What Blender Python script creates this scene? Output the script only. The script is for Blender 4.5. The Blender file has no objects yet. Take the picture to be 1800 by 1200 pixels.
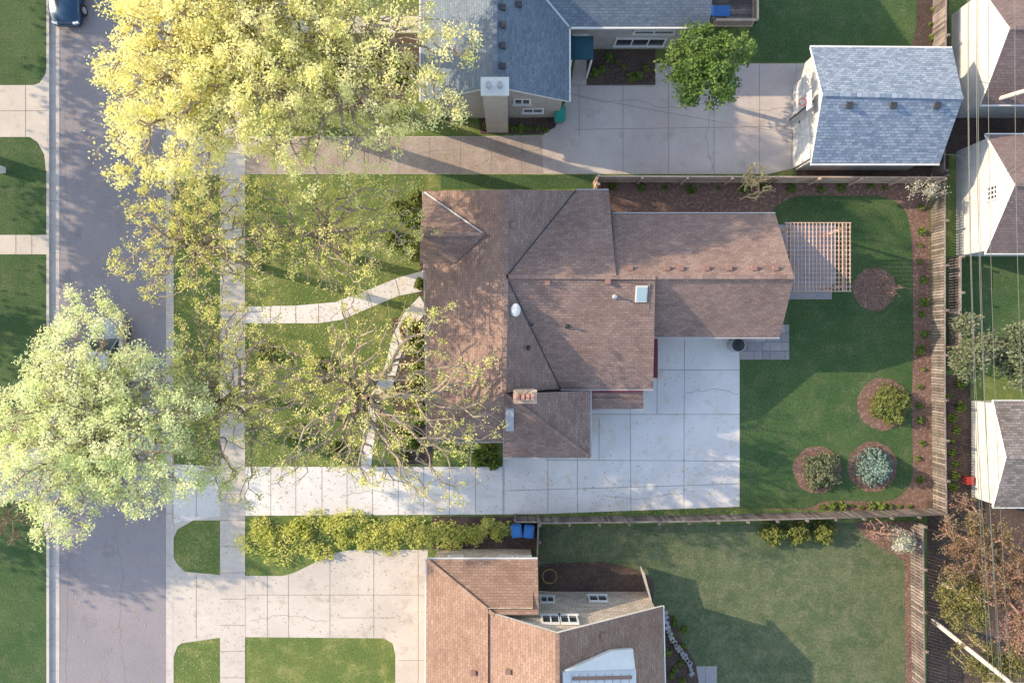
import bpy, math, random
import numpy as np
from mathutils import Vector
random.seed(7)
H=40.0; S=30.0
def W(px,py,h=0.0):
    k=(H-h)/H
    return ((px-900)/S*k,(600-py)/S*k,h)
def L(px,py,z=0.0):
    return ((px-900)/S,(600-py)/S,z)
sc=bpy.context.scene
COL=sc.collection
# ---------------------------------------------------------------- materials
def newmat(n):
    m=bpy.data.materials.new(n); m.use_nodes=True
    nt=m.node_tree; nt.nodes.clear()
    o=nt.nodes.new('ShaderNodeOutputMaterial'); b=nt.nodes.new('ShaderNodeBsdfPrincipled')
    nt.links.new(b.outputs[0],o.inputs[0])
    return m,nt,b,o
def c4(c): return (c[0],c[1],c[2],1)
def nnoise(nt,vec,scale,detail=4,rough=.6):
    n=nt.nodes.new('ShaderNodeTexNoise'); n.inputs['Scale'].default_value=scale
    n.inputs['Detail'].default_value=detail; n.inputs['Roughness'].default_value=rough
    if vec: nt.links.new(vec,n.inputs['Vector'])
    return n.outputs[0]
def nmap(nt,val,a,b,c,d):
    n=nt.nodes.new('ShaderNodeMapRange'); nt.links.new(val,n.inputs[0])
    for i,x in enumerate((a,b,c,d)): n.inputs[i+1].default_value=x
    return n.outputs[0]
def nmix(nt,fac,a,b,mode='MIX'):
    n=nt.nodes.new('ShaderNodeMixRGB'); n.blend_type=mode
    for i,x in enumerate((fac,a,b)):
        if hasattr(x,'links'): nt.links.new(x,n.inputs[i])
        elif i==0: n.inputs[0].default_value=x
        else: n.inputs[i].default_value=c4(x)
    return n.outputs[0]
def ncomb(nt,v):
    n=nt.nodes.new('ShaderNodeCombineXYZ')
    for i in range(3): nt.links.new(v,n.inputs[i])
    return n.outputs[0]
def nbump(nt,b,val,st,dist=.03):
    n=nt.nodes.new('ShaderNodeBump'); n.inputs['Strength'].default_value=st; n.inputs['Distance'].default_value=dist
    nt.links.new(val,n.inputs['Height']); nt.links.new(n.outputs[0],b.inputs['Normal'])
def pmat(name,c1,c2,big=.35,fine=10,amt=.25,rough=.9,bump=.3,c3=None,mid=1.6,island=0,spec=.2,metal=0,c3lo=.55,c3hi=.7):
    m,nt,b,o=newmat(name)
    g=nt.nodes.new('ShaderNodeNewGeometry'); pos=g.outputs['Position']
    col=nmix(nt,nmap(nt,nnoise(nt,pos,big,5),.38,.62,0,1),c1,c2)
    if c3: col=nmix(nt,nmap(nt,nnoise(nt,pos,mid,6,.7),c3lo,c3hi,0,1),col,c3)
    f=nnoise(nt,pos,fine,5,.75)
    col=nmix(nt,1,col,ncomb(nt,nmap(nt,f,.3,.7,1-amt,1+amt)),'MULTIPLY')
    if island: col=nmix(nt,1,col,ncomb(nt,nmap(nt,g.outputs['Random Per Island'],0,1,1-island,1+island)),'MULTIPLY')
    nt.links.new(col,b.inputs['Base Color']); b.inputs['Roughness'].default_value=rough
    b.inputs['Specular IOR Level'].default_value=spec; b.inputs['Metallic'].default_value=metal
    if bump: nbump(nt,b,f,bump)
    return m
def shingle(name,c1,c2,cm,stain=(.5,.5,.5),st=.35,w=.33,row=.15):
    m,nt,b,o=newmat(name)
    uv=nt.nodes.new('ShaderNodeUVMap').outputs[0]
    g=nt.nodes.new('ShaderNodeNewGeometry'); pos=g.outputs['Position']
    br=nt.nodes.new('ShaderNodeTexBrick'); nt.links.new(uv,br.inputs['Vector'])
    br.inputs['Color1'].default_value=c4(c1); br.inputs['Color2'].default_value=c4(c2); br.inputs['Mortar'].default_value=c4(cm)
    br.inputs['Scale'].default_value=1; br.inputs['Brick Width'].default_value=w; br.inputs['Row Height'].default_value=row
    br.inputs['Mortar Size'].default_value=.012; br.inputs['Mortar Smooth'].default_value=.3
    col=br.outputs[0]
    col=nmix(nt,nmap(nt,nnoise(nt,pos,.5,6,.7),.4,.75,0,st),col,stain,'MULTIPLY')
    f=nnoise(nt,pos,7,4,.8)
    col=nmix(nt,1,col,ncomb(nt,nmap(nt,f,.3,.7,.8,1.2)),'MULTIPLY')
    nt.links.new(col,b.inputs['Base Color']); b.inputs['Roughness'].default_value=.92; b.inputs['Specular IOR Level'].default_value=.15
    nbump(nt,b,br.outputs['Fac'],-.35,.02)
    return m
def siding(name,c1,c2,row=.13,w=3.0,dark=.45,ms=.012):
    m,nt,b,o=newmat(name)
    g=nt.nodes.new('ShaderNodeNewGeometry'); s=nt.nodes.new('ShaderNodeSeparateXYZ'); nt.links.new(g.outputs['Position'],s.inputs[0])
    a=nt.nodes.new('ShaderNodeMath'); nt.links.new(s.outputs[0],a.inputs[0]); nt.links.new(s.outputs[1],a.inputs[1])
    c=nt.nodes.new('ShaderNodeCombineXYZ'); nt.links.new(a.outputs[0],c.inputs[0]); nt.links.new(s.outputs[2],c.inputs[1])
    br=nt.nodes.new('ShaderNodeTexBrick'); nt.links.new(c.outputs[0],br.inputs['Vector'])
    br.inputs['Color1'].default_value=c4(c1); br.inputs['Color2'].default_value=c4(c2)
    br.inputs['Mortar'].default_value=c4([x*dark for x in c1])
    br.inputs['Scale'].default_value=1; br.inputs['Brick Width'].default_value=w; br.inputs['Row Height'].default_value=row
    br.inputs['Mortar Size'].default_value=ms
    col=nmix(nt,1,br.outputs[0],ncomb(nt,nmap(nt,nnoise(nt,g.outputs['Position'],2,5),.3,.7,.85,1.1)),'MULTIPLY')
    nt.links.new(col,b.inputs['Base Color']); b.inputs['Roughness'].default_value=.8
    nbump(nt,b,br.outputs['Fac'],-.4,.02)
    return m
def leafmat(name,c1,c2,c3,tr=.42):
    m,nt,b,o=newmat(name); nt.nodes.remove(b)
    g=nt.nodes.new('ShaderNodeNewGeometry')
    col=nmix(nt,g.outputs['Random Per Island'],c1,c2)
    col=nmix(nt,nmap(nt,nnoise(nt,g.outputs['Position'],.8,3),.4,.65,0,.8),col,c3)
    d=nt.nodes.new('ShaderNodeBsdfDiffuse'); t=nt.nodes.new('ShaderNodeBsdfTranslucent'); x=nt.nodes.new('ShaderNodeMixShader')
    nt.links.new(col,d.inputs[0]); nt.links.new(col,t.inputs[0]); x.inputs[0].default_value=tr
    nt.links.new(d.outputs[0],x.inputs[1]); nt.links.new(t.outputs[0],x.inputs[2]); nt.links.new(x.outputs[0],o.inputs[0])
    return m
def flat(name,c,rough=.5,metal=0,spec=.4,amt=.08):
    return pmat(name,c,[x*.9 for x in c],big=1.2,fine=20,amt=amt,rough=rough,bump=.05,spec=spec,metal=metal)
M={}
M['grass']=pmat('lawn_grass',(.085,.13,.035),(.125,.16,.045),big=.45,fine=9,amt=.5,bump=.6,c3=(.24,.24,.09),mid=.9,c3lo=.5,c3hi=.75)  # front lawn: sunlit yellow-green patches put into the base colour
M['grass2']=pmat('backyard_grass',(.038,.078,.027),(.058,.098,.035),big=.4,fine=9,amt=.45,bump=.6,c3=(.10,.12,.06),mid=1.1,c3lo=.5,c3hi=.8)
M['grass3']=pmat('dry_grass',(.065,.092,.044),(.09,.115,.057),big=.6,fine=8,amt=.45,bump=.6,c3=(.15,.15,.09),mid=1.5,c3lo=.46,c3hi=.75)
M['asphalt']=pmat('asphalt',(.215,.20,.215),(.25,.23,.245),big=.18,fine=16,amt=.2,bump=.2,c3=(.19,.175,.19),mid=.7)
M['conc']=pmat('warm_concrete',(.43,.39,.35),(.50,.455,.405),big=.4,fine=12,amt=.1,bump=.12,c3=(.36,.315,.275),mid=.9)
M['conc_w']=pmat('white_concrete',(.52,.51,.50),(.60,.585,.57),big=.35,fine=14,amt=.07,bump=.1,c3=(.50,.44,.345),mid=1.3,c3lo=.54,c3hi=.72)
M['conc_p']=pmat('old_concrete',(.40,.345,.32),(.47,.425,.39),big=.3,fine=12,amt=.1,bump=.12,c3=(.34,.29,.26),mid=.8)
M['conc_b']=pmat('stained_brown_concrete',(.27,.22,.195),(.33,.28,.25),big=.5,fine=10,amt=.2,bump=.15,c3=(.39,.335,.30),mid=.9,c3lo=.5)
M['joint']=flat('joint_dark',(.22,.19,.16),.9)
M['kerb']=pmat('kerb_concrete',(.40,.37,.355),(.47,.435,.41),big=1,fine=12,amt=.12,bump=.1)
M['mulch']=pmat('bark_mulch',(.13,.078,.06),(.17,.105,.08),big=.5,fine=13,amt=.75,bump=1,c3=(.24,.165,.13),mid=5,c3lo=.5,c3hi=.62)
M['soil']=pmat('dark_soil',(.06,.042,.036),(.09,.065,.052),big=.6,fine=12,amt=.65,bump=1,c3=(.14,.105,.08),mid=4)
M['stone']=pmat('flagstone',(.25,.25,.275),(.30,.27,.26),big=1,fine=8,amt=.15,island=.22,c3=(.20,.24,.29),mid=.9)
M['brown']=shingle('brown_shingles',(.275,.195,.165),(.20,.142,.124),(.14,.10,.09),(.5,.46,.46),.5)
M['brown2']=shingle('tan_brown_shingles',(.29,.20,.155),(.225,.15,.115),(.145,.096,.076),(.6,.5,.45),.5)
M['blue']=shingle('blue_grey_shingles',(.16,.19,.225),(.115,.145,.185),(.075,.10,.13),(.6,.6,.6),.35)
M['blue2']=shingle('light_blue_shingles',(.27,.315,.38),(.145,.19,.255),(.09,.12,.165),(.75,.75,.75),.4,w=.3,row=.16)
M['greyb']=shingle('brown_grey_shingles',(.21,.16,.15),(.165,.125,.12),(.11,.08,.075))
M['weather']=shingle('weathered_shingles',(.27,.24,.23),(.15,.135,.13),(.08,.07,.07),(.5,.48,.42),.6)
M['white']=flat('white_paint',(.62,.62,.60),.5)
M['gutter']=flat('gutter_paint',(.34,.325,.32),.5)
M['cream']=siding('cream_siding',(.53,.49,.43),(.50,.46,.41))
M['greyside']=siding('grey_siding',(.38,.35,.32),(.34,.32,.30))
M['chim']=siding('beige_siding',(.36,.32,.28),(.33,.295,.26),row=.16)
M['whiteside']=siding('white_siding',(.47,.47,.455),(.45,.445,.43))
M['shake']=siding('shake_wall',(.58,.49,.40),(.40,.33,.26),row=.22,w=.36,dark=.45,ms=.018)
M['brick']=siding('red_brick',(.30,.15,.11),(.24,.12,.09),row=.08,w=.22,dark=1.6)
M['tanbrick']=siding('tan_brick',(.48,.39,.32),(.40,.31,.25),row=.08,w=.22,dark=.6)
M['red']=flat('dark_red_paint',(.13,.02,.025),.5)
M['glass']=flat('window_glass',(.03,.04,.05),.08,0,.8)
M['sky_glass']=flat('skylight_glass',(.32,.42,.45),.1,0,.8)
M['wood']=pmat('weathered_wood',(.12,.10,.092),(.18,.155,.138),big=1.5,fine=9,amt=.35,island=.45,bump=.3)
M['tanwood']=pmat('tan_wood',(.42,.31,.23),(.49,.38,.29),big=1.5,fine=9,amt=.2,island=.15,bump=.2)
M['pergola']=pmat('pergola_wood',(.48,.32,.25),(.54,.39,.31),big=1.5,fine=9,amt=.15,island=.15,bump=.2)
M['bark']=pmat('bark',(.24,.19,.14),(.34,.275,.20),big=2,fine=9,amt=.3,bump=.6)
M['barkr']=pmat('reddish_twigs',(.20,.12,.10),(.26,.17,.13),big=2,fine=9,amt=.3,bump=.3)
M['barky']=pmat('yellow_twigs',(.34,.25,.13),(.42,.32,.18),big=2,fine=9,amt=.3,bump=.3)
M['metal']=flat('grey_metal',(.40,.41,.44),.45,.3)
M['dark']=flat('dark_metal',(.05,.05,.055),.5,.3)
M['terra']=flat('vent_red',(.24,.14,.11),.7)
M['bluep']=flat('blue_plastic',(.03,.15,.42),.4)
M['greenp']=flat('green_plastic',(.02,.25,.2),.4)
M['redp']=flat('red_plastic',(.40,.05,.04),.5)
M['rubber']=flat('black_rubber',(.02,.02,.02),.8)
M['navy']=flat('navy_car_paint',(.02,.06,.12),.2,.3,.7)
M['silver']=flat('silver_car_paint',(.42,.42,.39),.25,.3,.7)
M['lampw']=flat('headlight_lens',(.8,.8,.8),.15)
M['lampr']=flat('taillight_lens',(.4,.02,.02),.2)
M['yellowhose']=flat('yellow_rubber',(.4,.33,.08),.5)
M['palemetal']=pmat('pale_roof_sheet',(.48,.50,.52),(.54,.55,.56),big=.8,fine=8,amt=.12,c3=(.42,.33,.27),mid=2,c3lo=.58,c3hi=.7,rough=.6)
M['teal']=shingle('teal_shingles',(.05,.15,.18),(.04,.12,.15),(.02,.06,.08))
M['lf_maple']=leafmat('maple_leaf',(.86,.81,.34),(.70,.68,.24),(.90,.85,.46),.4)
M['lf_sparse']=leafmat('spring_leaf',(.66,.65,.20),(.50,.53,.14),(.76,.70,.30),.38)
M['lf_pale']=leafmat('pale_leaf',(.70,.75,.38),(.56,.64,.28),(.82,.82,.52),.38)
M['lf_green']=leafmat('green_leaf',(.10,.18,.045),(.15,.23,.06),(.19,.27,.09))
M['lf_shrub']=leafmat('shrub_leaf',(.12,.19,.04),(.18,.24,.055),(.22,.26,.08))
M['lf_yshrub']=leafmat('yellow_shrub_leaf',(.20,.23,.07),(.27,.29,.09),(.17,.21,.07))
M['lf_hedge']=leafmat('bright_hedge_leaf',(.58,.58,.16),(.38,.44,.11),(.68,.66,.22))
M['lf_olive']=leafmat('olive_leaf',(.18,.17,.06),(.24,.22,.08),(.15,.16,.06))
M['lf_spruce']=leafmat('spruce_needle',(.15,.23,.20),(.19,.28,.25),(.12,.18,.15),.1)
M['lf_gray']=leafmat('grey_green_leaf',(.14,.18,.10),(.2,.23,.13),(.25,.26,.16))
M['lf_red']=leafmat('russet_leaf',(.28,.17,.12),(.23,.15,.09),(.19,.18,.08))
M['lf_pink']=leafmat('pink_blossom',(.42,.21,.20),(.42,.28,.22),(.28,.2,.12))
M['lf_white']=leafmat('white_blossom',(.65,.63,.58),(.5,.52,.4),(.4,.42,.27))
M['lf_litter']=leafmat('leaf_litter',(.5,.4,.2),(.40,.31,.17),(.45,.36,.18),.1)
# ---------------------------------------------------------------- mesh builder
class MB:
    def __init__(s): s.v=[];s.f=[];s.m=[]
    def add(s,vs,fs,mi=0):
        n=len(s.v); s.v+= [tuple(x) for x in vs]; s.f+=[tuple(n+i for i in f) for f in fs]; s.m+=[mi]*len(fs)
    def box(s,c,d,mi=0,a=0,ax=None):
        if ax is None:
            ax=(Vector((math.cos(a),math.sin(a),0)),Vector((-math.sin(a),math.cos(a),0)),Vector((0,0,1)))
        c=Vector(c); vs=[]
        for k in (-.5,.5):
            for i,j in ((-.5,-.5),(.5,-.5),(.5,.5),(-.5,.5)):
                vs.append(c+ax[0]*d[0]*i+ax[1]*d[1]*j+ax[2]*d[2]*k)
        s.add(vs,[(3,2,1,0),(4,5,6,7),(0,1,5,4),(1,2,6,5),(2,3,7,6),(3,0,4,7)],mi)
    def beam(s,p,q,w,h,mi=0,up=(0,0,1)):
        p=Vector(p);q=Vector(q);d=q-p
        if d.length<1e-5:return
        x=d.normalized(); u=Vector(up)
        y=u.cross(x)
        if y.length<1e-4: y=Vector((1,0,0)).cross(x)
        y.normalize(); z=x.cross(y)
        s.box((p+q)/2,(d.length,w,h),mi,ax=(x,y,z))
    def tube(s,p,q,r0,r1=None,n=8,mi=0):
        if r1 is None:r1=r0
        p=Vector(p);q=Vector(q);x=(q-p).normalized()
        u=Vector((0,0,1)) if abs(x.z)<.9 else Vector((1,0,0))
        y=u.cross(x).normalized(); z=x.cross(y)
        vs=[]
        for c,r in ((p,r0),(q,r1)):
            for i in range(n):
                t=2*math.pi*i/n; vs.append(c+y*math.cos(t)*r+z*math.sin(t)*r)
        s.add(vs,[(i,(i+1)%n,n+(i+1)%n,n+i) for i in range(n)]+[tuple(range(n-1,-1,-1)),tuple(range(n,2*n))],mi)
    def prism(s,poly,z0,z1,mi=0):
        n=len(poly)
        s.add([(p[0],p[1],z0) for p in poly]+[(p[0],p[1],z1) for p in poly],
          [tuple(range(n-1,-1,-1)),tuple(range(n,2*n))]+[(i,(i+1)%n,n+(i+1)%n,n+i) for i in range(n)],mi)
    def obj(s,name,mats,parent=None,base=None,label=None,cat=None,kind=None,group=None,smooth=False):
        if parent is not None: b=Vector(parent['_b'])
        elif base is not None: b=Vector(base)
        else: b=Vector((0,0,0))
        me=bpy.data.meshes.new(name)
        me.from_pydata([(x[0]-b.x,x[1]-b.y,x[2]-b.z) for x in s.v],[],s.f)
        if not isinstance(mats,(list,tuple)): mats=[mats]
        for m in mats: me.materials.append(m)
        me.polygons.foreach_set('material_index',s.m)
        if smooth: me.polygons.foreach_set('use_smooth',[True]*len(me.polygons))
        me.update()
        return reg(name,me,parent,b,label,cat,kind,group)
def reg(name,data,parent,b,label=None,cat=None,kind=None,group=None):
    o=bpy.data.objects.new(name,data); COL.objects.link(o)
    if parent is not None: o.parent=parent
    else: o.location=b
    o['_b']=tuple(b)
    if label:o['label']=label
    if cat:o['category']=cat
    if kind:o['kind']=kind
    if group:o['group']=group
    return o
def empty(name,base,label,cat,group=None):
    return reg(name,None,None,Vector(base),label,cat,None,group)
def copy_thing(src,loc,rot=0,scale=1,label=None,name=None):
    def cp(o,par):
        n=o.copy(); COL.objects.link(n)
        if par is not None: n.parent=par
        for c in o.children: cp(c,n)
        return n
    n=cp(src,None); n.location=loc; n.rotation_euler=(0,0,rot)
    n.scale=(scale,)*3 if not isinstance(scale,tuple) else scale
    if label:n['label']=label
    return n
# ---------------------------------------------------------------- ground
def rnd(pts):
    out=[];n=len(pts)
    for i,p in enumerate(pts):
        r=p[2] if len(p)>2 else 0
        if not r: out.append((p[0],p[1])); continue
        a=Vector(pts[i-1][:2]);b=Vector(p[:2]);c=Vector(pts[(i+1)%n][:2])
        p0=b+(a-b).normalized()*min(r,(a-b).length*.5); p1=b+(c-b).normalized()*min(r,(c-b).length*.5)
        for k in range(9):
            t=k/8; q=p0*(1-t)**2+b*2*t*(1-t)+p1*t*t; out.append((q.x,q.y))
    return out
def sheet(name,pts,z,mat,joints=(),jw=.035,label=None,cracks=()):
    mb=MB(); p=[L(x,y,z) for x,y in rnd(pts)]
    mb.add(p,[tuple(range(len(p)))],0)
    cr=[]
    for c in cracks:
        q=[c[0]]
        for a,b in zip(c[:-1],c[1:]):
            n=max(2,int(math.hypot(b[0]-a[0],b[1]-a[1])/9))
            for i in range(1,n+1):
                j=0 if i==n else 2.2
                q.append((a[0]+(b[0]-a[0])*i/n+random.uniform(-j,j),a[1]+(b[1]-a[1])*i/n+random.uniform(-j,j)))
        cr.append(q)
    for lst,wd in ((joints,jw),(cr,.022)):
      for j in lst:
        for a,b in zip(j[:-1],j[1:]):
            A=Vector(L(a[0],a[1],z+.004));B=Vector(L(b[0],b[1],z+.004))
            if (B-A).length<1e-4: continue
            d=(B-A).normalized(); q=Vector((-d.y,d.x,0))*wd/2
            mb.add([A-q,B-q,B+q,A+q],[(0,1,2,3)],1)
    return mb.obj(name,[mat,M['joint']],kind='structure',label=label)
def circ(px,py,r,n=28,j=.04):
    return [(px+r*math.cos(t)*(1+random.uniform(-j,j)),py+r*math.sin(t)*(1+random.uniform(-j,j))) for t in [2*math.pi*i/n for i in range(n)]]
BIG=5000
mb=MB(); g=[L(-BIG,-BIG,-.15),L(BIG,-BIG,-.15),L(BIG,BIG,-.15),L(-BIG,BIG,-.15)]; mb.add(g,[(0,1,2,3)]); mb.obj('ground',M['grass'],kind='structure')
sheet('lawn',[(303,-BIG),(BIG,-BIG),(BIG,BIG),(303,BIG)],0,M['grass'])
sheet('lawn',[(-BIG,-BIG),(84,-BIG),(84,BIG),(-BIG,BIG)],0,M['grass2'])
crk=[[(112,-60),(118,90),(109,260),(121,420),(114,600),(120,900),(112,1260)],[(104,525),(150,520),(215,528),(288,521)],[(104,905),(170,912),(288,903)],[(104,60),(190,56),(288,66)],[(200,930),(215,1010),(206,1100),(222,1230)]]
sheet('road',[(80,-BIG),(308,-BIG),(308,BIG),(80,BIG)],-.13,M['asphalt'],(),.02,cracks=crk)
for a,b in ((86,102),(290,304)):
    js=[[(a,y),(b,y)] for y in range(-200,1400,92)]
    sheet('gutter',[(a,-BIG),(b,-BIG),(b,BIG),(a,BIG)],-.122,M['kerb'],js,.02)
for a in (84.0,303.0):
    mb=MB()
    for y in range(-900,2100,92):
        A=L(a,y,-.13);mb.box((A[0],A[1]-92/60,-.06),(.15,92/30-.012,.14))
    mb.obj('kerb',M['kerb'],kind='structure')
sheet('driveway',[(-800,150),(85,150),(85,241),(-800,241)],.008,M['conc'],[[(45,150),(45,241)],[(-10,195),(85,195)]])
sheet('path',[(-800,413),(85,413),(85,447),(-800,447)],.008,M['conc'],[[(28,413),(28,447)],[(56,413),(56,447)]])
sheet('driveway',[(-800,782),(85,782),(85,880),(-800,880)],.008,M['conc'],[[(45,782),(45,880)]])
sheet('kerb',[(50,154),(70,146),(80,130),(85,100),(85,155)],.009,M['conc'])
sheet('kerb',[(45,236),(66,250),(78,272),(81,300),(85,300),(85,236)],.009,M['conc'])
sheet('kerb',[(45,877),(64,888),(76,910),(80,940),(85,940),(85,877)],.009,M['conc'])
js=[[(387,y),(431,y)] for y in range(-190,1400,46)]
sheet('pavement',[(387,-BIG),(431,-BIG),(431,BIG),(387,BIG)],.016,M['conc'],js,.028)
X=[476,520,566,610,655,700,745,790,836,886]
sheet('driveway',[(303,815),(387,820),(431,820),(884,820),(884,560),(1300,560),(1300,890),(945,903),(431,906),(387,906),(303,920)],.010,M['conc_w'],
 [[(x,820),(x,905)] for x in X]+[[(963,770),(963,903)],[(1015,790),(1015,901)],[(1107,640),(1109,897)],[(1203,592),(1202,894)],[(1140,650),(1300,650)],[(1040,728),(1300,728)],[(960,808),(1300,810)],[(345,818),(345,910)],
  [(884,820),(884,905)],[(1053,735),(1053,808)],[(890,862),(1300,850)],[(1155,592),(1155,728)]],.028,cracks=[[(1206,690),(1260,684),(1298,692)],[(1060,870),(1120,878),(1200,866)],[(600,870),(650,862),(700,868)]])
sheet('driveway',[(303,232),(387,240),(840,240),(955,238),(985,205),(1003,150),(1012,100),(1030,100),(1150,112),(1405,112),(1440,112),(1440,286),(1350,306),(431,306),(387,306),(303,318)],.008,M['conc_p'],
 [[(1095,150),(1095,306)],[(1175,112),(1175,306)],[(1255,112),(1255,306)],[(1335,112),(1335,306)],[(1010,228),(1400,222)],[(1003,150),(1150,152)],[(1400,112),(1390,290)],[(1018,150),(1018,240)]],.028,
  cracks=[[(1018,170),(1060,180),(1110,175),(1170,190),(1260,180),(1330,195),(1400,190)],[(1230,130),(1250,190),(1240,240),(1252,300)]])
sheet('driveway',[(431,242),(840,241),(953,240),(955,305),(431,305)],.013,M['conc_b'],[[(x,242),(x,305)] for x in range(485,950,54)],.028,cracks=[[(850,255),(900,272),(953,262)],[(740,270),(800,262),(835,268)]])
sheet('driveway',[(303,1002),(387,1010),(431,1011),(505,1012,20),(560,985,30),(600,966,30),(752,966),(752,1250),(695,1250),(695,1150),(690,1130),(675,1121),(431,1119),(387,1120),(303,1132)],.008,M['conc'],
 [[(x,1010),(x,1120)] for x in (345,470,507)]+[[(580,975),(580,1120)],[(657,966),(657,1120)],[(735,966),(735,1200)],[(431,1045),(752,1045)],[(600,1085),(695,1085)],[(700,1160),(752,1160)]],.028,cracks=[[(440,1090),(500,1080),(575,1092)]])
sheet('path',[(303,902),(387,904),(387,914),(340,914),(312,930),(303,950)],.007,M['conc'])
sheet('path',[(303,975),(311,990),(330,1010),(303,1012)],.007,M['conc'])
sheet('path',[(303,1118),(335,1118),(312,1135),(303,1160)],.007,M['conc'])
sheet('path',[(431,539),(520,537),(590,531),(640,512),(700,488),(750,474),(750,510),(700,520),(640,545),(600,562),(560,568),(431,568)],.009,M['conc_w'],[[(x,535),(x,568)] for x in (475,520,560)]+[[(600,529),(608,558)],[(645,510),(655,540)],[(695,490),(703,520)]])
sheet('path',[(738,520),(752,545),(715,590),(700,640),(690,680),(664,710),(658,770),(652,822),(634,822),(640,740),(655,690),(678,640),(690,590),(710,550)],.011,M['conc_w'],[[(686,600),(716,604)],[(675,650),(702,655)],[(655,700),(685,704)],[(636,745),(664,750)]])
sheet('path',[(431,28),(740,28),(740,58),(431,58)],.009,M['conc'])
sheet('mulch_bed',[(1045,318),(1634,318),(1640,900),(1300,893),(1300,560),(1045,560)],.006,M['mulch'])
sheet('lawn',[(1300,570),(1345,390),(1365,360,12),(1400,344,12),(1545,344),(1592,360,30),(1603,420,30),(1606,600),(1602,700),(1605,850,25),(1570,882,25),(1450,879,15),(1420,893,10),(1300,893)],.012,M['grass2'])
for x,y,r in ((1541,508,38),(1556,710,46),(1440,825,42),(1537,820,44)): sheet('mulch_bed',circ(x-4,y,r),.017,M['mulch'])
sheet('patio',[(1345,500),(1462,500),(1462,526),(1345,526)],.016,M['stone'],[[(1345,513),(1462,513)]]+[[(x,500),(x,526)] for x in range(1362,1462,24)],.02)
sheet('patio',[(1345,395),(1468,395),(1468,500),(1345,500)],.0165,M['stone'])
mb=MB()
rr=random.Random(3)
ys=570
for row in range(4):
    x=1300
    while x<1386:
        w=rr.choice([14,20,26]); x1=min(x+w,1387); A=L(x+.25,ys+.25);B=L(x1-.25,ys+15.2)
        mb.box(((A[0]+B[0])/2,(A[1]+B[1])/2,.02),(B[0]-A[0],A[1]-B[1],.035)); x=x1
    ys+=15.5
mb.obj('patio',M['stone'],kind='structure')
sheet('lawn',[(945,925),(1500,918),(1560,925),(1592,960,30),(1590,1300),(945,1300)],.008,M['grass3'])
sheet('mulch_bed',[(948,990,10),(1060,986),(1120,1000),(1150,1020,10),(1148,1060),(948,1060)],.013,M['soil'])
sheet('mulch_bed',[(1502,916),(1625,916),(1625,1300),(1592,1300),(1590,985),(1556,965,20),(1520,945,15)],.013,M['mulch'])
sheet('mulch_bed',[(1155,1070),(1190,1085,15),(1195,1120),(1222,1160,15),(1230,1210),(1155,1210)],.014,M['soil'])
sheet('patio',[(1222,1170),(1260,1170),(1260,1300),(1222,1300)],.012,M['stone'],[[(1240,1170),(1240,1210)]])
sheet('mulch_bed',[(1031,88),(1152,88),(1152,150),(1031,150)],.015,M['soil'])
sheet('mulch_bed',[(840,205),(985,205),(975,225),(950,236),(845,236)],.012,M['soil'])
sheet('lawn',[(1318,-200),(1612,-200),(1610,60,20),(1590,108,15),(1318,110)],.012,M['grass2'])
sheet('mulch_bed',[(1600,-200),(1668,-200),(1668,318),(1400,318),(1400,290),(1600,285)],.007,M['soil'])
sheet('lawn',[(775,308),(1040,308),(1040,332),(775,332)],.007,M['grass2'])
sheet('mulch_bed',[(690,560),(760,540),(760,815),(700,815),(690,700)],.007,M['soil'])
sheet('mulch_bed',[(760,907),(945,907),(945,965),(760,965)],.007,M['soil'])
sheet('mulch_bed',[(1655,660),(1705,655),(1710,900),(1655,905)],.007,M['soil'])
sheet('mulch_bed',[(1630,880),(1900,880),(1900,1300),(1630,1300)],.009,M['soil'])
sheet('mulch_bed',[(1668,190),(1850,190),(1850,270),(1668,270)],.009,M['soil'])
sheet('lawn',[(1650,450),(1900,450),(1900,600),(1650,655)],.011,M['grass2'])
sheet('mulch_bed',[(745,335),(760,335),(760,520),(735,520)],.006,M['soil'])
sheet('mulch_bed',[(440,60),(740,60),(740,100),(700,190),(560,200),(450,180)],.006,M['soil'])
# ---------------------------------------------------------------- roofs
def roofmesh(pieces,caps=()):
    mb=MB(); uvs=[]
    T=.16
    def addf(vs,mi=0):
        n=Vector((0,0,0))
        for i in range(len(vs)):
            a=vs[i];b=vs[(i+1)%len(vs)]; n+=a.cross(b)
        n.normalize()
        if n.z<0:n=-n
        u=Vector((0,0,1)).cross(n)
        if u.length<1e-3:u=Vector((1,0,0))
        u.normalize(); v=n.cross(u)
        mb.add(vs,[tuple(range(len(vs)))],mi); uvs.append([(p.dot(u),p.dot(v)) for p in vs])
    loops=[]
    for V,F in pieces:
        V={k:Vector(W(*p)) for k,p in V.items()}
        cnt={}
        for f in F:
            addf([V[k] for k in f]); addf([V[k]-Vector((0,0,T)) for k in reversed(f)])
            for a,b in zip(f,f[1:]+f[:1]): cnt.setdefault(frozenset((a,b)),[]).append((a,b))
        bd={}
        for e in cnt.values():
            if len(e)==1:
                a,b=e[0]; bd.setdefault(a,[]).append(b); bd.setdefault(b,[]).append(a)
                A,B=V[a],V[b]; addf([A,B,B-Vector((0,0,T)),A-Vector((0,0,T))],1)
        s=next(iter(bd)); loop=[s];prev=None
        while True:
            nx=[q for q in bd[loop[-1]] if q!=prev]
            prev=loop[-1]; q=nx[0]
            if q==s:break
            loop.append(q)
            if len(loop)>60:break
        loops.append([V[k] for k in loop])
    for p,q in caps:
        A=Vector(W(*p))+Vector((0,0,.02));B=Vector(W(*q))+Vector((0,0,.02))
        k=len(mb.f); mb.beam(A,B,.2,.04,0)
        for f in mb.f[k:]:
            uvs.append([(Vector(mb.v[i]).dot((B-A).normalized()),.05) for i in f])
    return mb,uvs,loops
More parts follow.
